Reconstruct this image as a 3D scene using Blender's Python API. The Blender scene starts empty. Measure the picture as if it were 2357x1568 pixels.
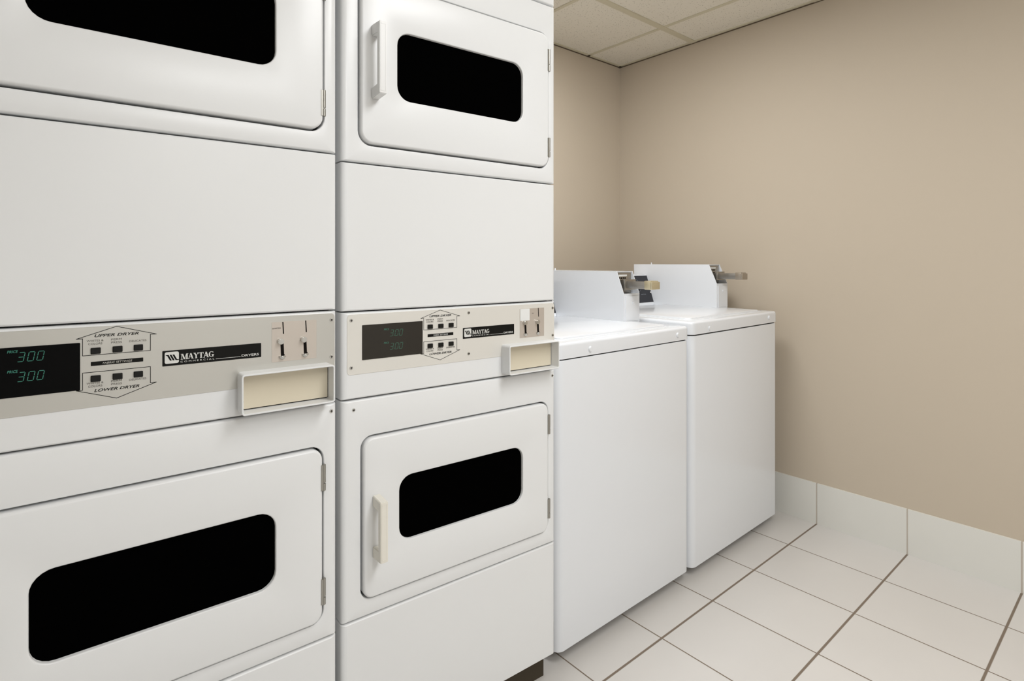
import bpy, bmesh, math
from mathutils import Vector, Matrix

scn = bpy.context.scene
C = scn.collection
PI = math.pi

# ------------------------------------------------------------------ materials
def mat(name, col, rough=0.5, metal=0.0, spec=0.5, coat=0.0, emit=None, estr=0.0):
    m = bpy.data.materials.new(name); m.use_nodes = True
    b = m.node_tree.nodes['Principled BSDF']
    b.inputs['Base Color'].default_value = (*col, 1)
    b.inputs['Roughness'].default_value = rough
    b.inputs['Metallic'].default_value = metal
    b.inputs['Specular IOR Level'].default_value = spec
    b.inputs['Coat Weight'].default_value = coat
    b.inputs['Coat Roughness'].default_value = 0.12
    if emit:
        b.inputs['Emission Color'].default_value = (*emit, 1)
        b.inputs['Emission Strength'].default_value = estr
    return m

def noise_bump(m, scale, strength, dist=0.001, detail=2.0):
    nt = m.node_tree; b = nt.nodes['Principled BSDF']
    tc = nt.nodes.new('ShaderNodeTexCoord')
    n = nt.nodes.new('ShaderNodeTexNoise'); n.inputs['Scale'].default_value = scale
    n.inputs['Detail'].default_value = detail
    bp = nt.nodes.new('ShaderNodeBump'); bp.inputs['Strength'].default_value = strength
    bp.inputs['Distance'].default_value = dist
    nt.links.new(tc.outputs['Object'], n.inputs['Vector'])
    nt.links.new(n.outputs['Fac'], bp.inputs['Height'])
    nt.links.new(bp.outputs['Normal'], b.inputs['Normal'])
    return n

M = {}
M['enamel'] = mat('white_enamel', (0.80, 0.808, 0.81), 0.30, spec=0.45)
noise_bump(M['enamel'], 60, 0.03, 0.0005)
M['washer'] = mat('white_washer_enamel', (0.79, 0.81, 0.84), 0.20, spec=0.5, coat=0.4)
M['handle'] = mat('handle_plastic', (0.78, 0.78, 0.77), 0.35)
M['handle_cream'] = mat('handle_cream_plastic', (0.80, 0.77, 0.69), 0.35)
M['glass'] = mat('dark_window_glass', (0.0008, 0.0008, 0.0008), 0.6, spec=0.0)
M['gap'] = mat('dark_gap', (0.03, 0.03, 0.026), 0.7, spec=0.2)
M['toe'] = mat('toe_kick_dark', (0.06, 0.048, 0.032), 0.7, spec=0.2)
M['plate_grey'] = mat('brushed_fascia', (0.62, 0.61, 0.57), 0.28, metal=0.6)
M['plate_cream'] = mat('cream_fascia', (0.76, 0.74, 0.69), 0.36, metal=0.15)
M['ink'] = mat('black_ink', (0.006, 0.006, 0.005), 0.6, spec=0.1)
M['grey_ink'] = mat('grey_ink', (0.14, 0.13, 0.115), 0.5, spec=0.3)
M['badge'] = mat('badge_black', (0.006, 0.006, 0.005), 0.4, spec=0.15)
M['white_ink'] = mat('white_ink', (0.72, 0.72, 0.69), 0.5)
M['screen'] = mat('display_screen_black', (0.003, 0.003, 0.003), 0.25, spec=0.06)
M['screen_worn'] = mat('display_screen_brown', (0.022, 0.018, 0.013), 0.35, spec=0.4)
M['digit'] = mat('display_digit_green', (0.02, 0.10, 0.07), 0.5, emit=(0.10, 0.55, 0.40), estr=0.13)
M['digit_dim'] = mat('display_digit_dim', (0.02, 0.06, 0.04), 0.5, emit=(0.09, 0.28, 0.19), estr=0.22)
M['button'] = mat('rubber_button', (0.007, 0.007, 0.006), 0.4, spec=0.25)
M['coin_plate'] = mat('coin_plate_satin', (0.62, 0.56, 0.50), 0.38, metal=0.5)
M['beige'] = mat('beige_coin_door', (0.70, 0.63, 0.49), 0.45)
M['chrome'] = mat('screw_chrome', (0.62, 0.61, 0.58), 0.25, metal=0.9)
M['steel'] = mat('slide_steel', (0.36, 0.34, 0.31), 0.30, metal=0.9)
M['brass'] = mat('slide_brass', (0.62, 0.55, 0.38), 0.38, metal=0.7)
M['grip_steel'] = mat('slide_grip_steel', (0.40, 0.35, 0.29), 0.4, metal=0.7)
M['console'] = mat('console_black', (0.018, 0.018, 0.024), 0.4, spec=0.4)
M['console_grey'] = mat('console_print_grey', (0.20, 0.22, 0.24), 0.5)
M['slot'] = mat('slot_black', (0.006, 0.004, 0.003), 0.7, spec=0.1)
M['hinge'] = mat('hinge_steel', (0.36, 0.35, 0.32), 0.35, metal=0.8)
M['sticker'] = mat('sticker_white', (0.80, 0.81, 0.80), 0.5)
M['rubber'] = mat('foot_rubber', (0.04, 0.04, 0.04), 0.8)

# wall paint
M['wall_pale'] = mat('wall_off_white_paint', (0.80, 0.79, 0.77), 0.65, spec=0.3)
M['wall'] = mat('wall_beige_paint', (0.555, 0.478, 0.380), 0.65, spec=0.3)
noise_bump(M['wall'], 120, 0.12, 0.0008, 4)

# ceiling tile: fissured mineral fibre
M['ceil'] = mat('ceiling_mineral_tile', (0.72, 0.67, 0.58), 0.9, spec=0.1)
nt = M['ceil'].node_tree; b = nt.nodes['Principled BSDF']
tc = nt.nodes.new('ShaderNodeTexCoord')
vn = nt.nodes.new('ShaderNodeTexVoronoi'); vn.inputs['Scale'].default_value = 95
no = nt.nodes.new('ShaderNodeTexNoise'); no.inputs['Scale'].default_value = 60; no.inputs['Detail'].default_value = 5
ml = nt.nodes.new('ShaderNodeMath'); ml.operation = 'MULTIPLY'
rp = nt.nodes.new('ShaderNodeValToRGB')
rp.color_ramp.elements[0].position = 0.035; rp.color_ramp.elements[0].color = (0.46, 0.42, 0.34, 1)
rp.color_ramp.elements[1].position = 0.13; rp.color_ramp.elements[1].color = (0.80, 0.755, 0.66, 1)
nt.links.new(tc.outputs['Object'], vn.inputs['Vector']); nt.links.new(tc.outputs['Object'], no.inputs['Vector'])
nt.links.new(vn.outputs['Distance'], ml.inputs[0]); nt.links.new(no.outputs['Fac'], ml.inputs[1])
nt.links.new(ml.outputs[0], rp.inputs['Fac']); nt.links.new(rp.outputs['Color'], b.inputs['Base Color'])
bp = nt.nodes.new('ShaderNodeBump'); bp.inputs['Strength'].default_value = 0.35; bp.inputs['Distance'].default_value = 0.002
nt.links.new(ml.outputs[0], bp.inputs['Height']); nt.links.new(bp.outputs['Normal'], b.inputs['Normal'])
M['tbar'] = mat('ceiling_grid_metal', (0.62, 0.57, 0.43), 0.5)

# tiles: grout lines at world positions (generated from object coordinates)
def tile_mat(name, tile, grout, axes, grout_w, rough):
    """axes: list of (component, offset, period)"""
    m = mat(name, tile, rough, spec=0.5)
    nt = m.node_tree; b = nt.nodes['Principled BSDF']
    tc = nt.nodes.new('ShaderNodeTexCoord'); sp = nt.nodes.new('ShaderNodeSeparateXYZ')
    nt.links.new(tc.outputs['Object'], sp.inputs[0])
    last = None; ids = []
    def math_(op, a, bb=None, c=None):
        n = nt.nodes.new('ShaderNodeMath'); n.operation = op
        for i, v in enumerate((a, bb, c)):
            if v is None: continue
            if isinstance(v, (int, float)): n.inputs[i].default_value = v
            else: nt.links.new(v, n.inputs[i])
        return n.outputs[0]
    for comp, off, per, gw in axes:
        u = math_('DIVIDE', math_('SUBTRACT', sp.outputs[comp], off), per)
        ids.append(math_('FLOOR', u))
        fr = math_('FRACT', u)
        d = math_('MULTIPLY', math_('MINIMUM', fr, math_('SUBTRACT', 1.0, fr)), per)
        g = math_('SMOOTH_MIN', 1.0, math_('MAXIMUM', 0.0, math_('DIVIDE', math_('SUBTRACT', d, gw * 0.38), gw * 0.24)), 0.0)
        last = g if last is None else math_('MINIMUM', last, g)
    # slight tone change from tile to tile plus cloudy glaze
    cb = nt.nodes.new('ShaderNodeCombineXYZ')
    nt.links.new(ids[0], cb.inputs[0])
    if len(ids) > 1: nt.links.new(ids[1], cb.inputs[1])
    wn = nt.nodes.new('ShaderNodeTexWhiteNoise'); nt.links.new(cb.outputs[0], wn.inputs['Vector'])
    ns = nt.nodes.new('ShaderNodeTexNoise'); ns.inputs['Scale'].default_value = 5; ns.inputs['Detail'].default_value = 3
    nt.links.new(tc.outputs['Object'], ns.inputs['Vector'])
    tone = math_('ADD', math_('MULTIPLY', wn.outputs['Value'], 0.035), math_('MULTIPLY', ns.outputs['Fac'], 0.06))
    tone = math_('ADD', tone, 0.955)
    sc = nt.nodes.new('ShaderNodeVectorMath'); sc.operation = 'SCALE'
    sc.inputs[0].default_value = tile; nt.links.new(tone, sc.inputs['Scale'])
    mx = nt.nodes.new('ShaderNodeMix'); mx.data_type = 'RGBA'
    nt.links.new(last, mx.inputs[0]); mx.inputs[6].default_value = (*grout, 1)
    nt.links.new(sc.outputs[0], mx.inputs[7]); nt.links.new(mx.outputs[2], b.inputs['Base Color'])
    rr = math_('SUBTRACT', 0.85, math_('MULTIPLY', last, 0.85 - rough))
    nt.links.new(rr, b.inputs['Roughness'])
    bp = nt.nodes.new('ShaderNodeBump'); bp.inputs['Strength'].default_value = 0.5; bp.inputs['Distance'].default_value = 0.0015
    nt.links.new(last, bp.inputs['Height']); nt.links.new(bp.outputs['Normal'], b.inputs['Normal'])
    return m
TILE = (0.655, 0.63, 0.60)
M['floor'] = tile_mat('floor_ceramic_tile', TILE, (0.20, 0.155, 0.115),
                      [(0, 2.326, 0.2917, 0.0042), (1, 1.0066, 0.3353, 0.0068)], 0.005, 0.33)
M['base_side'] = tile_mat('baseboard_tile_side', (0.74, 0.73, 0.68), (0.50, 0.44, 0.37), [(1, 1.0066, 0.3353, 0.0042)], 0.005, 0.30)
M['base_back'] = tile_mat('baseboard_tile_back', (0.74, 0.73, 0.68), (0.50, 0.44, 0.37), [(0, 2.326, 0.2917, 0.0042)], 0.005, 0.30)
M['shadow_line'] = mat('ceiling_shadow_line_brown', (0.13, 0.10, 0.07), 0.8, spec=0.1)
M['diffuser'] = mat('lamp_diffuser', (0.9, 0.9, 0.88), 0.6, emit=(1.0, 0.98, 0.94), estr=1.5)
M['lamp_frame'] = mat('lamp_frame_white', (0.75, 0.74, 0.70), 0.5)
M['door_wood'] = mat('door_paint', (0.62, 0.58, 0.50), 0.5)

# ------------------------------------------------------------------ mesh helpers
def link(name, me, m, parent=None, smooth=True, label=None):
    if smooth:
        for p in me.polygons: p.use_smooth = True
        try: me.set_sharp_from_angle(angle=math.radians(38))
        except Exception: pass
    if m is not None and not me.materials: me.materials.append(m)
    o = bpy.data.objects.new(name, me); C.objects.link(o)
    if parent is not None: o.parent = parent
    if label: o['label'] = label
    return o

def build(name, bm, m, parent=None, smooth=True, label=None, recalc=True):
    if recalc: bmesh.ops.recalc_face_normals(bm, faces=bm.faces[:])
    me = bpy.data.meshes.new(name); bm.to_mesh(me); bm.free()
    return link(name, me, m, parent, smooth, label)

def box(bm, x0, x1, y0, y1, z0, z1, bev=0.0, seg=2):
    t = bmesh.new()
    r = bmesh.ops.create_cube(t, size=1.0)
    for v in t.verts:
        v.co = Vector((x0 + (v.co.x + .5) * (x1 - x0), y0 + (v.co.y + .5) * (y1 - y0), z0 + (v.co.z + .5) * (z1 - z0)))
    if bev > 0:
        bmesh.ops.bevel(t, geom=t.edges[:], offset=bev, segments=seg, profile=0.5, affect='EDGES')
    merge(bm, t)

def merge(bm, t, mtx=None):
    if mtx is not None: t.transform(mtx)
    me = bpy.data.meshes.new('tmp'); t.to_mesh(me); t.free(); bm.from_mesh(me); bpy.data.meshes.remove(me)

def cyl(bm, r, p0, p1, seg=20, r2=None, bev=0.0):
    p0, p1 = Vector(p0), Vector(p1); d = p1 - p0
    t = bmesh.new()
    bmesh.ops.create_cone(t, cap_ends=True, segments=seg, radius1=r, radius2=r if r2 is None else r2, depth=d.length)
    if bev > 0:
        ed = [e for e in t.edges if abs(e.verts[0].co.z - e.verts[1].co.z) < 1e-7]
        bmesh.ops.bevel(t, geom=ed, offset=bev, segments=2, affect='EDGES')
    q = Vector((0, 0, 1)).rotation_difference(d.normalized())
    merge(bm, t, Matrix.Translation((p0 + p1) / 2) @ q.to_matrix().to_4x4())

def rr(x0, x1, z0, z1, r, k=6):
    """rounded rectangle loop, 4*(k+1) points"""
    r = max(min(r, (x1 - x0) / 2 - 1e-5, (z1 - z0) / 2 - 1e-5), 1e-5)
    pts = []
    for cx, cz, a0 in ((x1 - r, z1 - r, 0), (x0 + r, z1 - r, 90), (x0 + r, z0 + r, 180), (x1 - r, z0 + r, 270)):
        for i in range(k + 1):
            a = math.radians(a0 + 90 * i / k)
            pts.append((cx + r * math.cos(a), cz + r * math.sin(a)))
    return pts

def loft(bm, loops, cap0=True, cap1=True):
    """loops: list of (x0,x1,z0,z1,r,y) joined by quads"""
    vs = []
    for (x0, x1, z0, z1, r, y) in loops:
        vs.append([bm.verts.new((px, y, pz)) for px, pz in rr(x0, x1, z0, z1, r)])
    n = len(vs[0])
    for a, b in zip(vs, vs[1:]):
        for i in range(n):
            bm.faces.new((a[i], a[(i + 1) % n], b[(i + 1) % n], b[i]))
    if cap0: bm.faces.new(vs[0])
    if cap1: bm.faces.new(vs[-1][::-1])

def edge_loops(x0, x1, z0, z1, r, yb, yf, rx, rz, ry, n=5):
    """from the back of a sheet metal pan round its front edge; yf < yb is the front"""
    L = [(x0, x1, z0, z1, r, yb)]
    for i in range(n + 1):
        a = math.pi / 2 * i / n
        dx = rx * (1 - math.cos(a)); dz = rz * (1 - math.cos(a))
        L.append((x0 + dx, x1 - dx, z0 + dz, z1 - dz, max(r - min(dx, dz), 1e-4), yf + ry * (1 - math.sin(a))))
    return L

def hole_loops(x0, x1, z0, z1, r, yf, yb, lip=0.002, n=3):
    L = []
    for i in range(n + 1):
        a = math.pi / 2 * i / n
        d = lip * (1 - math.sin(a))
        L.append((x0 - d, x1 + d, z0 - d, z1 + d, r + d, yf + lip * (1 - math.cos(a))))
    L.append((x0, x1, z0, z1, r, yb))
    return L

def pan(name, x0, x1, z0, z1, m, parent, r=0.002, yf=0.0, yb=0.05, rx=0.012, rz=0.004, ry=0.010, hole=None, label=None):
    bm = bmesh.new()
    L = edge_loops(x0, x1, z0, z1, r, yb, yf, rx, rz, ry)
    if hole:
        L += hole_loops(*hole, yf, yb - 0.002)
        loft(bm, L, False, False)
    else:
        loft(bm, L, True, True)
    return build(name, bm, m, parent, label=label, recalc=False)

def plate(bm, x0, x1, z0, z1, r, y0, y1, bev=0.0006):
    """flat plate standing on y0 whose face is at y1 (y1 < y0)"""
    loft(bm, [(x0, x1, z0, z1, r, y0), (x0, x1, z0, z1, r, y1 + bev), (x0 + bev, x1 - bev, z0 + bev, z1 - bev, max(r - bev, 1e-4), y1)])

def poly(bm, pts, y, th=0.0003):
    """filled polygon in XZ, a thin ink film with its face at y"""
    f = [bm.verts.new((a, y, c)) for a, c in pts]
    bk = [bm.verts.new((a, y + th, c)) for a, c in pts]
    n = len(pts)
    try: bm.faces.new(f)
    except Exception: pass
    for i in range(n): bm.faces.new((f[i], bk[i], bk[(i + 1) % n], f[(i + 1) % n]))

def stroke(bm, pts, w, y, closed=False):
    n = len(pts)
    for i in range(n if closed else n - 1):
        a = Vector(pts[i]); c = Vector(pts[(i + 1) % n]); d = (c - a).normalized(); p = Vector((-d.y, d.x)) * w / 2; e = d * w / 2
        poly(bm, [tuple(a - e + p), tuple(a - e - p), tuple(c + e - p), tuple(c + e + p)], y)

def text(bm, body, x0, x1, z0, z1, y, bold=0.0, shear=0.0, m4=None):
    """writing fitted into the box x0..x1, z0..z1, facing -Y"""
    cu = bpy.data.curves.new('t', 'FONT'); cu.body = body; cu.size = 1.0; cu.shear = shear
    cu.offset = bold; cu.resolution_u = 3; cu.extrude = 0.004
    cu.fill_mode = 'BOTH'
    o = bpy.data.objects.new('t', cu); C.objects.link(o)
    dg = bpy.context.evaluated_depsgraph_get()
    me = bpy.data.meshes.new_from_object(o.evaluated_get(dg))
    xs = [v.co.x for v in me.vertices]; ys = [v.co.y for v in me.vertices]
    ax, bx, ay, by = min(xs), max(xs), min(ys), max(ys)
    for v in me.vertices:
        v.co = Vector((x0 + (v.co.x - ax) / (bx - ax) * (x1 - x0), y - v.co.z * 0.05, z0 + (v.co.y - ay) / (by - ay) * (z1 - z0)))
    bm.from_mesh(me)
    bpy.data.objects.remove(o); bpy.data.curves.remove(cu); bpy.data.meshes.remove(me)

# seven segment figures
SEG = {'0': 'abcdef', '3': 'abcdg'}
def seven(bm, ch, x, z, w, h, t, y, sl=0.18):
    P = {'a': ((0, h), (w, h)), 'b': ((w, h / 2), (w, h)), 'c': ((w, 0), (w, h / 2)), 'd': ((0, 0), (w, 0)),
         'e': ((0, 0), (0, h / 2)), 'f': ((0, h / 2), (0, h)), 'g': ((0, h / 2), (w, h / 2))}
    for s in SEG[ch]:
        (ax, az), (bx, bz) = P[s]
        d = Vector((bx - ax, bz - az)); L = d.length; d.normalize(); g = t * 0.7
        a = Vector((ax, az)) + d * g; b = Vector((bx, bz)) - d * g; p = Vector((-d.y, d.x)) * t / 2
        pts = [a + p, a - p, b - p, b + p]
        poly(bm, [(x + q.x + q.y * sl, z + q.y) for q in pts], y)

# bold serif capitals for the badge, each drawn in a unit box
def serif_word(bm, word, x0, x1, z0, z1, y):
    T, t, s = 0.24, 0.09, 0.075   # thick, thin, serif height
    def bar(a, b, w): # slanted bar between (x,z) points, horizontal width w
        return [(a[0] - w / 2, a[1]), (a[0] + w / 2, a[1]), (b[0] + w / 2, b[1]), (b[0] - w / 2, b[1])]
    def rect(a, b, c, d): return [(a, c), (b, c), (b, d), (a, d)]
    G = {
        'M': (1.25, [bar((.17, 0), (.17, 1), t), bar((.27, 1), (.62, 0.02), T), bar((.64, 0.02), (.95, 1), t), bar((1.03, 0), (1.03, 1), T),
                     rect(0, .34, 0, s), rect(.80, 1.25, 0, s), rect(0, .36, 1 - s, 1), rect(.92, 1.25, 1 - s, 1)]),
        'A': (0.98, [bar((.12, 0), (.47, 1), t), bar((.80, 0), (.47, 1), T), rect(.25, .68, .30, .30 + s), rect(0, .28, 0, s), rect(.60, .98, 0, s)]),
        'Y': (0.95, [bar((.18, 1), (.50, .45), T), bar((.80, 1), (.50, .45), t), bar((.48, 0), (.48, .5), T), rect(0, .38, 1 - s, 1),
                     rect(.64, .95, 1 - s, 1), rect(.28, .68, 0, s)]),
        'T': (0.88, [bar((.44, 0), (.44, 1), T), rect(.02, .86, 1 - s, 1), rect(.02, .02 + t, .72, 1), rect(.86 - t, .86, .72, 1), rect(.24, .64, 0, s)]),
    }
    total = sum(G[c][0] if c in G else 1.0 for c in word) - 0.06 * (len(word) - 1)
    u = (x1 - x0) / total; h = z1 - z0; x = x0
    for c in word:
        if c in G:
            wd, parts = G[c]
            for p in parts: poly(bm, [(x + a * u, z0 + b * h) for a, b in p], y)
        else:      # G: an open ring of changing stroke with a spur
            wd = 1.0; n = 22; out, inn = [], []
            for i in range(n + 1):
                a = math.radians(42 + (318 - 42) * i / n)
                out.append((.48 + .46 * math.cos(a), .5 + .5 * math.sin(a)))
                th = t + (T - t) * max(0, -math.cos(a))
                inn.append((.48 + (.46 - th) * math.cos(a), .5 + (.5 - t * .9) * math.sin(a)))
            for i in range(n):
                q = [out[i], out[i + 1], inn[i + 1], inn[i]]
                poly(bm, [(x + a * u, z0 + b * h) for a, b in q], y)
            for p in (rect(.62, .62 + T, .04, .42), rect(.52, .98, .38, .38 + s), rect(.74, .80, .68, .98)):
                poly(bm, [(x + a * u, z0 + b * h) for a, b in p], y)
        x += (wd - 0.06) * u

def thing(name, label, cat, loc, rz=0.0, group=None):
    o = bpy.data.objects.new(name, None); C.objects.link(o); o.empty_display_size = 0.1
    o.location = loc; o.rotation_euler = (0, 0, rz); o['label'] = label; o['category'] = cat
    if group: o['group'] = group
    return o

def screw(parent, x, z, y=0.0, r=0.0042, name='screw', m='chrome'):
    bm = bmesh.new()
    cyl(bm, r, (x, y + 0.001, z), (x, y - 0.0016, z), 16, r2=r * 0.8, bev=0.0003)
    o = build(name, bm, M[m], parent)
    s = bmesh.new()
    a = r * 0.55; w = r * 0.15
    poly(s, [(x - a, z - w), (x + a, z - w), (x + a, z + w), (x - a, z + w)], y - 0.00185)
    poly(s, [(x - w, z - a), (x + w, z - a), (x + w, z + a), (x - w, z + a)], y - 0.00190)
    me = bpy.data.meshes.new('s'); s.to_mesh(me); s.free()
    me2 = o.data
    me2.materials.append(M['slot'])
    bb = bmesh.new(); bb.from_mesh(me2); k = len(bb.faces); bb.from_mesh(me); bb.faces.ensure_lookup_table()
    for f in bb.faces[k:]: f.material_index = 1
    bb.to_mesh(me2); bb.free(); bpy.data.meshes.remove(me)
    return o

# ------------------------------------------------------------------ stacked dryer
def stacked_dryer(label, s_right, y0, ang, kx, dz, worn):
    W = 0.600 * kx
    sc_ = s_right - W / 2
    root = thing('stacked_dryer', label, 'dryer', (sc_ * math.cos(ang), y0 + sc_ * math.sin(ang), 0), ang, 'stacked dryers')
    X = lambda s: (s - 1.0879) * kx + W / 2      # along the front, from the right edge
    Z = lambda z: z * 0.985 + dz
    xl, xr = -W / 2, W / 2
    en = M['enamel']
    # cabinet
    bm = bmesh.new()
    box(bm, xl + 0.002, xr - 0.002, 0.045, 0.645, Z(0.07) + 0.001, Z(1.93), 0.004)
    build('cabinet', bm, en, root)
    bm = bmesh.new()
    box(bm, xl + 0.006, xr - 0.003, 0.046, 0.62, 0.0, Z(0.07) + 0.002)
    build('toe_kick', bm, M['toe'], root, label='added dark block deepening the shade under the washer')
    # inner dark backing that shows in the seams
    bm = bmesh.new()
    box(bm, xl + 0.006, xr - 0.006, 0.030, 0.048, Z(0.09), Z(1.92))
    build('seam_backing', bm, M['gap'], root, label='dark backing behind the panel seams')
    g = 0.0012
    up = (X(0.5240), X(1.0632), Z(1.4035), Z(1.7730), 0.030)
    lo = (X(0.5300), X(1.0616), Z(0.4145), Z(0.7715), 0.026)
    pan('top_panel', xl, xr, Z(1.8531) + g, Z(1.935), en, root)
    pan('front_panel', xl, xr, Z(1.3643) + g, Z(1.8531) - g, en, root, hole=up)
    pan('front_panel', xl, xr, Z(1.0430) + g, Z(1.3643) - g, en, root)
    ctl = pan('control_panel', xl, xr, Z(0.8540) + g, Z(1.0430) - g, en, root)
    pan('front_panel', xl, xr, Z(0.3785) + g, Z(0.8540) - g, en, root, hole=lo)
    pan('kick_panel', xl, xr, Z(0.070), Z(0.3785) - g, en, root, rz=0.003)
    # doors
    for (o, win, hz, hs, hm, hinges) in (
            (up, (X(0.6130), X(0.9690), Z(1.5135), Z(1.6675), 0.031), (Z(1.506), Z(1.664)), 0.5515, 'handle',
             ((1.7289, 1.6681), (1.4880, 1.4349))),
            (lo, (X(0.6175), X(0.9690), Z(0.5215), Z(0.6675), 0.031), (Z(0.508), Z(0.641)), 0.5540, 'handle_cream',
             ((0.7350, 0.6819), (0.5061, 0.4531)))):
        ga = 0.0042; DF = 0.0075
        a0, a1, b0, b1, r = o[0] + ga, o[1] - ga, o[2] + ga, o[3] - ga, o[4] - ga
        bm = bmesh.new()
        L = edge_loops(a0, a1, b0, b1, r, 0.024, -DF, 0.005, 0.005, 0.007)
        L += hole_loops(*win, -DF, 0.018, lip=0.0025)
        loft(bm, L, False, False)
        door = build('door', bm, en, root, recalc=False)
        bm = bmesh.new()
        plate(bm, win[0] - 0.004, win[1] + 0.004, win[2] - 0.004, win[3] + 0.004, win[4], 0.018, 0.0)
        build('window', bm, M['glass'], door, label='black glass window')
        # handle: a bar on two slanted mounts, shallow inset on its face
        bm = bmesh.new()
        x0, x1 = X(hs), X(hs + 0.0170); z0, z1 = hz
        P = 0.049
        pl = [(-DF, z1 + 0.001), (-DF, z1 - 0.022), (-P + 0.013, z1 - 0.024), (-P + 0.013, z0 + 0.024), (-DF, z0 + 0.022),
              (-DF, z0 - 0.001), (-P, z0 + 0.002), (-P, z1 - 0.002)]
        A = [bm.verts.new((x0, p[0], p[1])) for p in pl]; B = [bm.verts.new((x1, p[0], p[1])) for p in pl]
        n = len(pl)
        for q in ((0, 1, 2, 7), (2, 3, 6, 7), (3, 4, 5, 6)):
            bm.faces.new([A[i] for i in q]); bm.faces.new([B[i] for i in q][::-1])
        for i in range(n): bm.faces.new((A[i], B[i], B[(i + 1) % n], A[(i + 1) % n]))
        bmesh.ops.recalc_face_normals(bm, faces=bm.faces[:])
        sharp = [e for e in bm.edges if len(e.link_faces) == 2 and e.calc_face_angle(0) > 0.3]
        bmesh.ops.bevel(bm, geom=sharp, offset=0.0012, segments=2, affect='EDGES')
        # raised rim round the inset on the face
        stroke(bm, [(x0 + .0035, z0 + .008), (x1 - .003, z0 + .008), (x1 - .003, z1 - .008), (x0 + .0035, z1 - .008)], 0.0011, -P - 0.0003, True)
        build('handle', bm, M[hm], door, smooth=False, label=('cream' if hm == 'handle_cream' else 'white') + ' plastic pull handle')
        for zt, zb in hinges:
            bm = bmesh.new()
            hx = X(1.0600)
            zt, zb = Z(zt), Z(zb); zm = zb + (zt - zb) * 0.30
            cyl(bm, 0.0036, (hx, -0.006, zb), (hx, -0.006, zm - 0.0006), 14, bev=0.0008)
            cyl(bm, 0.0036, (hx, -0.006, zm + 0.0006), (hx, -0.006, zt), 14, bev=0.0008)
            box(bm, hx - 0.006, hx - 0.0015, -0.0085, 0.004, zb + .001, zt - .001)
            build('hinge', bm, M['hinge'], door, label='steel barrel hinge')
    # fascia plate on the control panel
    fy = -0.0010
    bm = bmesh.new()
    plate(bm, X(0.4995), X(1.0835), Z(0.9080), Z(1.0375), 0.008, 0.0005, fy, 0.0004)
    fas = build('fascia_plate', bm, M['plate_cream' if worn else 'plate_grey'], root,
                label='cream metal control fascia' if worn else 'grey brushed metal control fascia')
    iy = fy - 0.0003
    # display
    bm = bmesh.new()
    plate(bm, X(0.5327), X(0.6785), Z(0.9378), Z(1.0133), 0.001, 0.0, fy - 0.0012, 0.0003)
    dsp = build('display', bm, M['screen_worn' if worn else 'screen'], root, label='dark digital display')
    dy = fy - 0.0016
    for zz in (0.9990, 0.9690):
        bm = bmesh.new()
        h = 0.0135; w = 0.0068; st = 0.0009
        xs = [0.5965, 0.6085, 0.6190] if worn else [0.6045, 0.6158, 0.6266]
        z0 = zz - 0.0142 if worn else zz - 0.0078
        for xx, ch in zip(xs, '300'):
            seven(bm, ch, X(xx), Z(z0), w, h, st, dy)
        if worn: poly(bm, [(X(0.6060), Z(z0)), (X(0.6060) + .0012, Z(z0)), (X(0.6060) + .0012, Z(z0) + .0012), (X(0.6060), Z(z0) + .0012)], dy)
        px = 0.5824 if worn else 0.5935
        text(bm, 'PRICE', X(px), X(px + 0.0120), Z(z0 + 0.0138), Z(z0 + 0.0178), dy, 0.01, 0.2)
        build('price_digits', bm, M['digit_dim' if worn else 'digit'], dsp, smooth=False, label='green lit price figures')
    # arrow outlines and lettering
    bm = bmesh.new(); lw = 0.0009
    ax = 0.7252
    up_a = [(0.7252, 1.0362), (0.6738, 1.0193), (0.6815, 1.0193), (0.6815, 0.9920), (0.7712, 0.9920), (0.7712, 1.0193), (0.7795, 1.0193)]
    lo_a = [(0.7252, 0.9182), (0.6738, 0.9372), (0.6815, 0.9372), (0.6815, 0.9645), (0.7712, 0.9645), (0.7712, 0.9372), (0.7795, 0.9372)]
    stroke(bm, [(X(a), Z(b)) for a, b in up_a], lw, iy, True)
    stroke(bm, [(X(a), Z(b)) for a, b in lo_a], lw, iy, True)
    text(bm, 'UPPER DRYER', X(0.6965), X(0.7550), Z(1.0205), Z(1.0250), iy, 0.015, 0.3)
    text(bm, 'LOWER DRYER', X(0.6960), X(0.7560), Z(0.9320), Z(0.9366), iy, 0.015, 0.3)
    build('arrow_print', bm, M['ink'], fas, smooth=False, label='black printed arrow outlines and dryer names')
    for zo in (1, 0):
      bm = bmesh.new()
      for (w1, a0, a1, w2, b0, b1) in (('WHITES &', 0.6865, 0.7080, 'COLORS', 0.6885, 0.7065), ('PERM', 0.7180, 0.7322, 'PRESS', 0.7180, 0.7322)):
        q1, q2 = ((1.0135, 1.0165), (1.0085, 1.0117)) if zo else ((0.9452, 0.9482), (0.9402, 0.9434))
        text(bm, w1, X(a0), X(a1), Z(q1[0]), Z(q1[1]), iy, 0.0); text(bm, w2, X(b0), X(b1), Z(q2[0]), Z(q2[1]), iy, 0.0)
      q = (1.0085, 1.0116) if zo else (0.9442, 0.9473)
      text(bm, 'DELICATES', X(0.7420), X(0.7655), Z(q[0]), Z(q[1]), iy, 0.0)
      build('setting_names', bm, M['grey_ink'], fas, smooth=False, label='small grey setting names of the %s dryer' % ('upper' if zo else 'lower'))
    # strip
    bm = bmesh.new()
    plate(bm, X(0.6918), X(0.7612), Z(0.9745), Z(0.9812), 0.0006, 0.0, fy - 0.0003, 0.0001)
    stp = build('settings_strip', bm, M['badge'], root, label='black fabric settings strip')
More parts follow.
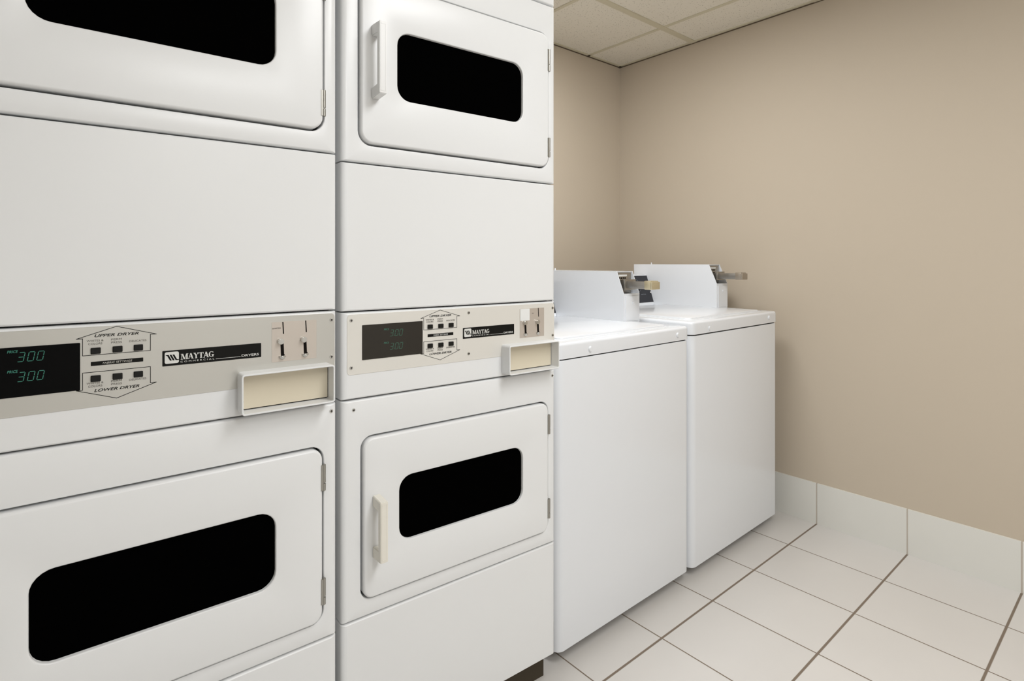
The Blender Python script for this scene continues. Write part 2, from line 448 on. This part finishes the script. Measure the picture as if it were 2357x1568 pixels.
    bm = bmesh.new(); text(bm, 'FABRIC SETTINGS', X(0.7070), X(0.7460), Z(0.9763), Z(0.9795), fy - 0.0006, 0.0, 0.2)
    build('strip_lettering', bm, M['white_ink'] if worn else M['plate_grey'], stp, smooth=False, label='pale lettering')
    # buttons
    for zb in (1.0037, 0.9590):
        for xa, xb in ((0.6915, 0.7045), (0.7198, 0.7330), (0.7480, 0.7608)):
            bm = bmesh.new()
            x0, x1, z1, z0 = X(xa), X(xb), Z(zb), Z(zb - 0.0100)
            loft(bm, [(x0, x1, z0, z1, 0.0012, fy + .0005), (x0, x1, z0, z1, 0.0012, fy - 0.0028),
                      (x0 + .0010, x1 - .0010, z0 + .0010, z1 - .0010, 0.0008, fy - 0.0040)])
            build('setting_button', bm, M['button'], root, label='small black push button')
    # badge
    by = fy - 0.0006
    bm = bmesh.new()
    plate(bm, X(0.7881), X(0.9446), Z(0.9625), Z(0.9890), 0.001, 0.0, by, 0.0002)
    bad = build('name_badge', bm, M['badge'], root, label='black name badge')
    bm = bmesh.new(); ty = by - 0.0003
    # emblem: pale rounded square with three slanted dark bars (left as gaps of badge colour on top)
    x0, x1, z0, z1 = X(0.7915), X(0.8122), Z(0.9665), Z(0.9865)
    poly(bm, [(a, b) for a, b in rr(x0, x1, z0, z1, 0.0028, 4)], ty)
    em = build('emblem', bm, M['white_ink'], bad, smooth=False, label='pale square emblem')
    bm = bmesh.new()
    w = x1 - x0; h = z1 - z0
    for i in range(3):
        xa = x0 + w * (0.14 + 0.20 * i)
        poly(bm, [(xa, z0 + h * .76), (xa + w * .13, z0 + h * .76), (xa + w * .36, z0 + h * .26), (xa + w * .23, z0 + h * .26)], ty - 0.0003)
    poly(bm, [(x0 + w * .06, z0 + h * .76), (x0 + w * .18, z0 + h * .76), (x0 + w * .18, z0 + h * .70), (x0 + w * .10, z0 + h * .70)], ty - 0.0003)
    poly(bm, [(x0 + w * .80, z0 + h * .33), (x0 + w * .99, z0 + h * .33), (x0 + w * .99, z0 + h * .26), (x0 + w * .77, z0 + h * .26)], ty - 0.0003)
    build('emblem_bars', bm, M['ink'], bad, smooth=False, label='three slanted black bars')
    bm = bmesh.new()
    serif_word(bm, 'MAYTAG', X(0.8150), X(0.8665), Z(0.9716), Z(0.9815), ty)
    text(bm, 'C O M M E R C I A L', X(0.8145), X(0.8665), Z(0.9665), Z(0.9692), ty, 0.0)
    poly(bm, [(X(0.8690), Z(0.9668)), (X(0.9095), Z(0.9668)), (X(0.9095), Z(0.9674)), (X(0.8690), Z(0.9674))], ty)
    text(bm, 'DRYERS', X(0.9110), X(0.9405), Z(0.9663), Z(0.9706), ty, 0.012)
    build('badge_lettering', bm, M['white_ink'], bad, smooth=False, label='white lettering')
    # coin acceptor
    cy = fy - 0.0004
    bm = bmesh.new()
    plate(bm, X(0.9632), X(1.0468), Z(0.9497), Z(1.0265), 0.0008, 0.0, cy, 0.0003)
    cp = build('coin_plate', bm, M['coin_plate'], root, label='satin metal coin acceptor plate')
    cx1, cx2 = (0.9782, 1.0210)
    for cx, hide in ((cx1, worn), (cx2, False)):
        if not hide:
            bm = bmesh.new()
            k = 0.004 if not worn else 0.0035
            poly(bm, [(X(cx + 0.0040), Z(1.0262)), (X(cx + 0.0060), Z(1.0262)), (X(cx + 0.0072), Z(1.0030)), (X(cx + 0.0052), Z(1.0030))], cy - 0.0003)
            build('coin_slot', bm, M['slot'], cp, smooth=False, label='black coin entry slot')
        bm = bmesh.new()
        cyl(bm, 0.0056, (X(cx), cy + 0.002, Z(0.9895)), (X(cx), cy - 0.0085, Z(0.9895)), 20, bev=0.001)
        build('coin_return_knob', bm, M['chrome'], cp, label='round steel coin return knob')
        bm = bmesh.new()
        poly(bm, [(X(cx + .0006), Z(0.9830)), (X(cx + .0065), Z(0.9845)), (X(cx + .0073), Z(0.9640)), (X(cx + .0108), Z(0.9590)), (X(cx + .0080), Z(0.9575)), (X(cx + .0015), Z(0.9610))], cy - 0.0003)
        build('coin_chute', bm, M['slot'], cp, smooth=False, label='black open coin chute')
        bm = bmesh.new()
        t = bmesh.new()
        bmesh.ops.create_uvsphere(t, u_segments=14, v_segments=8, radius=0.0062)
        for v in t.verts:
            if v.co.z > 0.001: v.co.z = 0.001 + (v.co.z - 0.001) * 0.15
        merge(bm, t, Matrix.Translation((X(cx + 0.0035), cy - 0.0006, Z(0.9600))))
        build('coin_cup', bm, M['chrome'], cp, label='small steel lip under the coin chute')
    bm = bmesh.new()
    text(bm, 'QUARTERS', X(0.9640), X(0.9795), Z(1.0130), Z(1.0158), cy - 0.0003) if not worn else \
        poly(bm, [(X(1.004), Z(1.0125)), (X(1.010), Z(1.0125)), (X(1.010), Z(1.0140)), (X(1.004), Z(1.0140))], cy - 0.0003)
    build('coin_print', bm, M['grey_ink'], cp, smooth=False, label='tiny worn print')
    if worn:
        bm = bmesh.new(); plate(bm, X(0.9640), X(0.9955), Z(0.9950), Z(1.0262), 0.001, cy + .0002, cy - 0.0012, 0.0002)
        build('blank_sticker', bm, M['sticker'], cp, label='blank white cover over the left coin slot')
    # projecting coin box frame with a beige door
    x0, x1, z0, z1 = X(0.9040), X(1.0716), Z(0.8640), Z(0.9385)
    bm = bmesh.new(); PJ = 0.036; tk = 0.0032
    loft(bm, [(x0, x1, z0, z1, 0.006, 0.004), (x0, x1, z0, z1, 0.006, -PJ + .0008), (x0 + .0008, x1 - .0008, z0 + .0008, z1 - .0008, 0.0055, -PJ),
              (x0 + tk - .0008, x1 - tk + .0008, z0 + tk - .0008, z1 - tk + .0008, 0.0035, -PJ),
              (x0 + tk, x1 - tk, z0 + tk, z1 - tk, 0.003, -PJ + .0008), (x0 + tk, x1 - tk, z0 + tk, z1 - tk, 0.003, 0.002)], False, False)
    cb = build('coin_box', bm, en, root, recalc=False, label='white projecting coin box frame')
    bm = bmesh.new()
    plate(bm, x0 + tk + .0012, x1 - tk - .0012, z0 + tk + .0022, z1 - tk - .0008, 0.001, 0.002, -0.006, 0.0005)
    build('coin_box_door', bm, M['beige'], cb, label='flat beige panel set inside the frame')
    bm = bmesh.new()
    box(bm, x0 + tk, x1 - tk, -0.0015, 0.001, z0 + tk, z1 - tk)
    build('coin_box_shadow_gap', bm, M['gap'], cb, label='dark gap round the panel')
    for zz in (0.8895, 0.8705):
        bm = bmesh.new(); cyl(bm, 0.0012, (x0 + tk - 0.0002, -PJ + 0.004, Z(zz)), (x0 + tk + 0.0006, -PJ + 0.004, Z(zz)), 10)
        build('rivet', bm, M['slot'], cb, label='tiny dark rivet')
    # screws
    for sx_, sz_ in ((1.0768, 1.0240), (1.0768, 0.9490)): screw(root, X(sx_), Z(sz_), fy, 0.0042)
    screw(root, X(1.0768), Z(0.8380)); screw(root, X(0.5143), Z(0.8327))
    for sx_, sz_ in ((0.5086, 1.0249), (0.5086, 0.9237)) + (((0.8046, 1.0254), (0.8046, 0.9251)) if worn else ()):
        screw(root, X(sx_), Z(sz_), fy, 0.0042)
    return root

stacked_dryer('white stacked dryer with a grey metal control fascia, leftmost machine, cut by the frame',
              0.4585, 1.1091, -0.0417, 1.0017, 0.0251, False)
stacked_dryer('white stacked dryer with a cream control fascia and visible door handles, beside the washers',
              1.0716, 1.1447, -0.0581, 0.985, 0.0172, True)

# ------------------------------------------------------------------ washers
def washer(label, x0s, x1s, y0, ang, zb, zc, zs, zt, screws, boxs, cons_h, grip):
    W = x1s - x0s; sc_ = (x0s + x1s) / 2
    root = thing('washing_machine', label, 'washer', (sc_ * math.cos(ang), y0 + sc_ * math.sin(ang), 0), ang, 'top loading washers')
    D = 0.695; xl, xr = -W / 2, W / 2; en = M['washer']
    def vert_round(bm, z0, z1, r, inset=0.0, topr=0.0, d1=D):
        """cabinet block whose upright front corners are rounded"""
        k = 6
        def ring(z, ins, rad):
            a, b, c, d = xl + ins, xr - ins, ins, d1
            pts = []
            for i in range(k + 1):
                t = math.radians(180 + 90 * i / k); pts.append((a + rad + rad * math.cos(t), c + rad + rad * math.sin(t)))
            for i in range(k + 1):
                t = math.radians(270 + 90 * i / k); pts.append((b - rad + rad * math.cos(t), c + rad + rad * math.sin(t)))
            pts += [(b, d), (a, d)]
            return [bm.verts.new((p[0], p[1], z)) for p in pts]
        rs = [ring(z0, inset, r)]
        if topr > 0:
            n = 4
            for i in range(n + 1):
                t = math.pi / 2 * i / n
                rs.append(ring(z1 - topr + topr * math.sin(t), inset + topr * (1 - math.cos(t)), max(r - topr * (1 - math.cos(t)), 0.002)))
        else: rs.append(ring(z1, inset, r))
        for a, b in zip(rs, rs[1:]):
            n = len(a)
            for i in range(n): bm.faces.new((a[i], a[(i + 1) % n], b[(i + 1) % n], b[i]))
        bm.faces.new(rs[0][::-1]); bm.faces.new(rs[-1])
    bm = bmesh.new(); vert_round(bm, zb, zc, 0.026, topr=0.003); build('cabinet', bm, en, root)
    bm = bmesh.new(); vert_round(bm, zc - 0.01, zs + 0.002, 0.026, inset=0.004); build('seam_backing', bm, M['gap'], root, label='dark seam under the top cover')
    bm = bmesh.new(); vert_round(bm, zs, zt, 0.024, inset=-0.001, topr=0.010); build('top_cover', bm, en, root)
    # feet
    for fx in (xl + 0.07, xr - 0.07):
        for fy in (D - 0.06,):
            bm = bmesh.new(); cyl(bm, 0.022, (fx, fy, 0), (fx, fy, 0.012), 18, r2=0.018); cyl(bm, 0.006, (fx, fy, 0.01), (fx, fy, zb + 0.01), 10)
            build('foot', bm, M['rubber'], root, label='dark levelling foot')
    bm = bmesh.new(); box(bm, xl + 0.06, xr - 0.03, 0.045, D - 0.12, 0.0, zb + 0.004)
    build('shade_block', bm, M['toe'], root, label='added dark block deepening the shade under the washer')  # dark block added under the cabinet to deepen the floor shadow
    # lid: rounded slab in a shallow raised rim
    def flat_round(bm, a0, a1, c0, c1, r, z0, z1, bev):
        t = bmesh.new()
        loft(t, [(a0, a1, c0, c1, r, -z0), (a0, a1, c0, c1, r, -(z1 - bev)), (a0 + bev * .3, a1 - bev * .3, c0 + bev * .3, c1 - bev * .3, r, -(z1 - bev * .3)),
                 (a0 + bev, a1 - bev, c0 + bev, c1 - bev, max(r - bev, .001), -z1)])
        merge(bm, t, Matrix(((1, 0, 0, 0), (0, 0, 1, 0), (0, -1, 0, 0), (0, 0, 0, 1))))
    lx0, lx1, ly0, ly1 = xl + 0.055, xr - 0.075, 0.045, 0.50
    bm = bmesh.new(); flat_round(bm, lx0 - .016, lx1 + .016, ly0 - .012, ly1 + .012, 0.03, zt - .002, zt + 0.0022, 0.002)
    build('lid_rim', bm, en, root)
    bm = bmesh.new(); flat_round(bm, lx0, lx1, ly0, ly1, 0.02, zt - .001, zt + 0.0075, 0.004)
    build('lid', bm, en, root)
    for sx_, sz_ in screws:
        x = sx_ - sc_
        bm = bmesh.new(); cyl(bm, 0.0105, (x, 0.002, sz_), (x, -0.0055, sz_), 18, r2=0.0075, bev=0.001)
        o = build('cover_screw', bm, M['washer'], root, label='white capped screw')
    # console with sloping black face
    (bx0, bx1, by0, byt, by1, zbk, zbt) = boxs
    bx0 -= sc_; bx1 -= sc_
    cx0, cx1 = xl + 0.03, bx0 - 0.0015
    cyf, cyt, ch = cons_h
    prof = [(cyf - 0.004, zt), (cyf, zt + 0.014), (cyt, ch), (cyt + 0.02, ch + 0.004), (by1 - .01, ch + 0.002), (by1 - .01, zt)]
    bm = bmesh.new()
    A = [bm.verts.new((cx0, p[0], p[1])) for p in prof]; B = [bm.verts.new((cx1, p[0], p[1])) for p in prof]; n = len(prof)
    bm.faces.new(A); bm.faces.new(B[::-1])
    for i in range(n): bm.faces.new((A[i], B[i], B[(i + 1) % n], A[(i + 1) % n]))
    bmesh.ops.bevel(bm, geom=bm.edges[:], offset=0.002, segments=2, affect='EDGES')
    con = build('console', bm, en, root)
    # black fascia lying on the slope
    sl = Vector((cyt - cyf, ch - (zt + 0.014))); L = sl.length; u = sl.normalized()
    ang2 = math.atan2(sl.x, sl.y)
    mt = Matrix.Translation((0, cyf, zt + 0.014)) @ Matrix.Rotation(-ang2, 4, 'X')
    def on_slope(name, fn, m, lab, par):
        t = bmesh.new(); fn(t); t.transform(mt); return build(name, t, m, par, smooth=True, label=lab)
    fa = on_slope('console_fascia', lambda t: plate(t, cx0 + .006, cx1 - .001, 0.002, L - 0.003, 0.002, 0.001, -0.0015, .0004), M['console'], 'black sloping fascia', root)
    def dialf(t): cyl(t, 0.024, (cx1 - 0.105, 0, L * .62), (cx1 - 0.105, -0.016, L * .62), 28, r2=0.020, bev=0.002)
    on_slope('cycle_dial', dialf, M['console'], 'black round dial', fa)
    def prt(t):
        n = 26
        pts = [(cx1 - 0.105 + 0.031 * math.cos(2 * PI * i / n), L * .62 + 0.031 * math.sin(2 * PI * i / n)) for i in range(n)]
        stroke(t, pts, 0.002, -0.0019, True)
        text(t, 'MAYTAG', cx1 - 0.088, cx1 - 0.050, L * .28, L * .28 + .006, -0.0019, 0.01)
    on_slope('console_print', prt, M['console_grey'], 'grey printed ring and name', fa)
    on_slope('console_screw', lambda t: cyl(t, 0.004, (cx1 - 0.007, 0, L * .36), (cx1 - 0.007, -0.004, L * .36), 12), M['white_ink'], 'white screw', fa)
    # coin meter case: full block below, upper part set back between two side cheeks
    th = 0.0022
    bm = bmesh.new()
    yrec = byt + 0.001
    def prism(xa, xb, pr):
        A = [bm.verts.new((xa, p[0], p[1])) for p in pr]; B = [bm.verts.new((xb, p[0], p[1])) for p in pr]; n = len(pr)
        bm.faces.new(A[::-1]); bm.faces.new(B)
        for i in range(n): bm.faces.new((A[i], A[(i + 1) % n], B[(i + 1) % n], B[i]))
    side = [(by0, zt - .001), (by0, zbk), (byt - 0.004, zbt), (by1, zbt), (by1, zt - .001)]
    prism(bx0, bx0 + th, side); prism(bx1 - th, bx1, side)
    prism(bx0 + th, bx1 - th, [(by0 + .0004, zt - .001), (by0 + .0004, zbk), (yrec, zbk), (yrec, zbt - .0025), (byt - .004, zbt - .0025), (byt - .004, zbt), (by1, zbt), (by1, zt - .001)])
    cb = build('coin_meter', bm, en, root, smooth=False, label='white sheet metal coin meter case')
    # sheet seam: cash door with shadow line
    bm = bmesh.new(); box(bm, bx0 + 0.010, bx1 - 0.005, by0 - 0.0030, by0 + 0.001, zt + 0.008, zbk - 0.010)
    build('cash_door', bm, en, cb, smooth=False, label='white cash box door')
    bm = bmesh.new(); cyl(bm, 0.005, (bx0 + .052, by0 - .002, zbk - .035), (bx0 + .052, by0 - .0055, zbk - .035), 16, bev=.0006)
    build('cash_lock', bm, M['washer'], cb, label='round lock cover')
    zc2 = zbk + (zbt - zbk) * 0.40
    bm = bmesh.new(); box(bm, bx0 + 0.008, bx1 - 0.010, yrec - 0.006, yrec + 0.001, zbk + 0.001, zbt - 0.006, 0.0008)
    build('slide_plate', bm, M['steel'], cb, label='steel plate behind the coin slide')
    bm = bmesh.new()
    for i in range(4):
        xx = bx0 + 0.016 + i * 0.011
        cyl(bm, 0.0034, (xx, yrec - 0.007, zbt - 0.026), (xx, yrec - 0.0062, zbt - 0.026), 12)
        box(bm, xx - .003, xx + .002, yrec - .0067, yrec - .006, zbt - .045, zbt - .036)
    build('coin_marks', bm, M['slot'], cb, label='dark coin openings and markings')
    bm = bmesh.new(); box(bm, bx0 + 0.010, bx0 + 0.060, yrec - 0.0065, yrec - .0055, zbt - .020, zbt - .013)
    build('price_label', bm, M['sticker'], cb, label='small pale price label')
    # slide: channel bar with a grip at its end
    tip = boxs[2] - 0.110
    xm = (bx0 + bx1) / 2
    bm = bmesh.new()
    box(bm, xm - 0.022, xm + 0.022, tip + 0.030, yrec - 0.003, zc2 - 0.014, zc2 - 0.011)
    box(bm, xm - 0.024, xm - 0.021, tip + 0.030, yrec - 0.003, zc2 - 0.014, zc2 + 0.013, .0005)
    box(bm, xm + 0.021, xm + 0.024, tip + 0.030, yrec - 0.003, zc2 - 0.014, zc2 + 0.013, .0005)
    box(bm, xm - 0.022, xm + 0.022, tip + 0.040, by0 - 0.02, zc2 + 0.004, zc2 + 0.008)
    box(bm, xm - 0.034, xm + 0.034, by0 + 0.006, by0 + 0.014, zc2 - 0.020, zc2 + 0.020, .001)
    build('coin_slide', bm, M['steel'], cb, label='steel coin slide pushed out toward the aisle')
    bm = bmesh.new()
    box(bm, xm - 0.025, xm + 0.025, tip, tip + 0.008, zc2 - 0.015, zc2 + 0.013, 0.002)
    box(bm, xm - 0.0245, xm + 0.0245, tip + 0.006, tip + 0.036, zc2 - 0.0155, zc2 + 0.017, 0.003)
    build('slide_grip', bm, M[grip], cb, label=('worn brassy' if grip == 'brass' else 'dull steel') + ' grip of the coin slide')
    bm = bmesh.new(); cyl(bm, 0.003, (bx0 + 0.012, by1 - 0.10, zbt - 0.001), (bx0 + 0.012, by1 - 0.10, zbt + 0.009), 10)
    build('top_pin', bm, en, cb, label='small white pin')
    return root

washer('white top loading washer right beside the stacked dryers, nearer of the two washers',
       1.116, 1.7907, 1.114, 0.0058, 0.0389, 0.8683, 0.8722, 0.9185,
       ((1.2536, 0.89), (1.7131, 0.8929)), (1.6745, 1.771, 0.205, 0.242, 0.680, 1.0298, 1.1145), (0.561, 0.603, 1.0712), 'brass')
washer('white top loading washer next to the beige right wall, farther of the two washers',
       1.8075, 2.5104, 1.0955, 0.0161, 0.033, 0.8791, 0.8841, 0.9313,
       ((1.9263, 0.8998), (2.4244, 0.9077)), (2.3936, 2.492, 0.2245, 0.268, 0.690, 1.0495, 1.1382), (0.567, 0.611, 1.083), 'grip_steel')

# ------------------------------------------------------------------ the room
XW, YB, ZC = 2.610, 2.100, 2.300
X0, Y0 = -1.70, -2.00
def struct(name, bm, m, label, parent=None, smooth=False):
    o = build(name, bm, m, parent, smooth=smooth)
    if parent is None:
        o['kind'] = 'structure'; o['label'] = label; o['category'] = name.split('_')[0]
    return o
def slab(name, a, m, label):
    bm = bmesh.new(); box(bm, *a); return struct(name, bm, m, label)
slab('floor', (X0, XW, Y0, YB, -0.05, 0.0), M['floor'], 'pale ceramic tile floor with brown grout lines')
slab('ceiling', (X0, XW, Y0, YB, ZC, ZC + 0.05), M['ceil'], 'suspended ceiling of speckled mineral tiles')
slab('wall_right', (XW, XW + 0.1, Y0 - .1, YB + .1, -.05, ZC + .05), M['wall'], 'beige painted wall on the right')
slab('wall_back', (X0 - .1, XW, YB, YB + 0.1, -.05, ZC + .05), M['wall'], 'beige painted wall behind the washers')
slab('wall_left', (X0 - 0.1, X0, Y0 - .1, YB, -.05, ZC + .05), M['wall_pale'], 'off white painted wall left of the dryers')
slab('wall_front', (X0, XW, Y0 - 0.1, Y0, -.05, ZC + .05), M['wall_pale'], 'off white painted wall behind the viewer')
slab('baseboard_right', (XW - 0.008, XW, Y0, YB, 0, 0.178), M['base_side'], 'tile baseboard along the right wall')
slab('baseboard_back', (X0, XW - 0.008, YB - 0.008, YB, 0, 0.178), M['base_back'], 'tile baseboard along the back wall')
# ceiling grid
def bar(name, a, label):
    bm = bmesh.new(); box(bm, *a, 0.0008, 1); return struct(name, bm, M['tbar'], label)
k = 1
for i in range(8):
    x = 2.330 - 0.535 * i
    if x < X0: break
    bar('trim_%d' % k, (x - 0.009, x + 0.009, Y0, YB, ZC - 0.004, ZC + 0.001), 'ceiling grid runner'); k += 1
for i in range(6):
    y = 1.613 - 0.61 * i
    bar('trim_%d' % k, (X0, XW, y - 0.015, y + 0.015, ZC - 0.0055, ZC + 0.001), 'ceiling grid main runner'); k += 1
bar('trim_%d' % k, (XW - 0.018, XW, Y0, YB, ZC - 0.004, ZC + 0.001), 'metal ceiling edge along the right wall'); k += 1
bar('trim_%d' % k, (X0, XW, YB - 0.018, YB, ZC - 0.004, ZC + 0.001), 'metal ceiling edge along the back wall'); k += 1
for a, l in (((XW - 0.003, XW + .001, Y0, YB, ZC - 0.0085, ZC - 0.0035), 'painted shadow line between the right wall and ceiling'),
             ((X0, XW - .003, YB - 0.003, YB + .001, ZC - 0.0085, ZC - 0.0035), 'painted shadow line between the back wall and ceiling')):
    bm = bmesh.new(); box(bm, *a); struct('trim_%d' % k, bm, M['shadow_line'], l); k += 1  # brown strips stand in for the shadow gap below the ceiling
# recessed ceiling lamps (above and behind the viewer, one added over the washers)
def lamp(label, x0, x1, y0, y1, power):
    cx, cy = (x0 + x1) / 2, (y0 + y1) / 2
    t = thing('ceiling_light', label, 'ceiling light', (cx, cy, ZC), 0, 'ceiling lights')
    bm = bmesh.new(); w, h = (x1 - x0) / 2, (y1 - y0) / 2
    for a in ((-w, w, -h, -h + .03), (-w, w, h - .03, h), (-w, -w + .03, -h, h), (w - .03, w, -h, h)):
        box(bm, *a, -0.012, -0.003, 0.001, 1)
    build('frame', bm, M['lamp_frame'], t)
    bm = bmesh.new(); box(bm, -w + .028, w - .028, -h + .028, h - .028, -0.008, -0.004)
    build('diffuser', bm, M['diffuser'], t)
    ld = bpy.data.lights.new('lamp_light', 'AREA'); ld.shape = 'RECTANGLE'; ld.size = 2 * w - .08; ld.size_y = 2 * h - .08
    ld.energy = power; ld.color = (0.972, 0.985, 1.0)
    lo = bpy.data.objects.new('lamp_light', ld); C.objects.link(lo); lo.location = (cx, cy, ZC - 0.013)
lamp('unseen ceiling light added to brighten the washer niche', 1.270, 1.785, 1.018, 1.598, 9.0)  # fill lamp added out of view for the niche above the washers
lamp('recessed ceiling light in front of the stacked dryers', 0.735, 1.250, -0.815, 0.375, 15)
lamp('recessed ceiling light at the far end of the room behind the viewer', 0.200, 0.715, -1.950, -0.850, 16)

w = bpy.data.worlds.new('World'); scn.world = w; w.use_nodes = True
w.node_tree.nodes['Background'].inputs[0].default_value = (1, 0.97, 0.93, 1)
w.node_tree.nodes['Background'].inputs[1].default_value = 0.05

# ------------------------------------------------------------------ camera
cam = bpy.data.cameras.new('Camera'); co = bpy.data.objects.new('Camera', cam); C.objects.link(co)
cam.sensor_fit = 'HORIZONTAL'; cam.sensor_width = 36.0; cam.lens = 1284.7 * 36.0 / 2357.0
cam.shift_y = -(784.0 - 603.2) / 2357.0
cam.clip_start = 0.01
co.location = (0, 0, 1.15); co.rotation_euler = (PI / 2, 0, -0.7022)
scn.camera = co

vs = scn.view_settings
vs.view_transform = 'Standard'; vs.look = 'None'; vs.gamma = 1.0; vs.exposure = 0.39; vs.use_curve_mapping = False
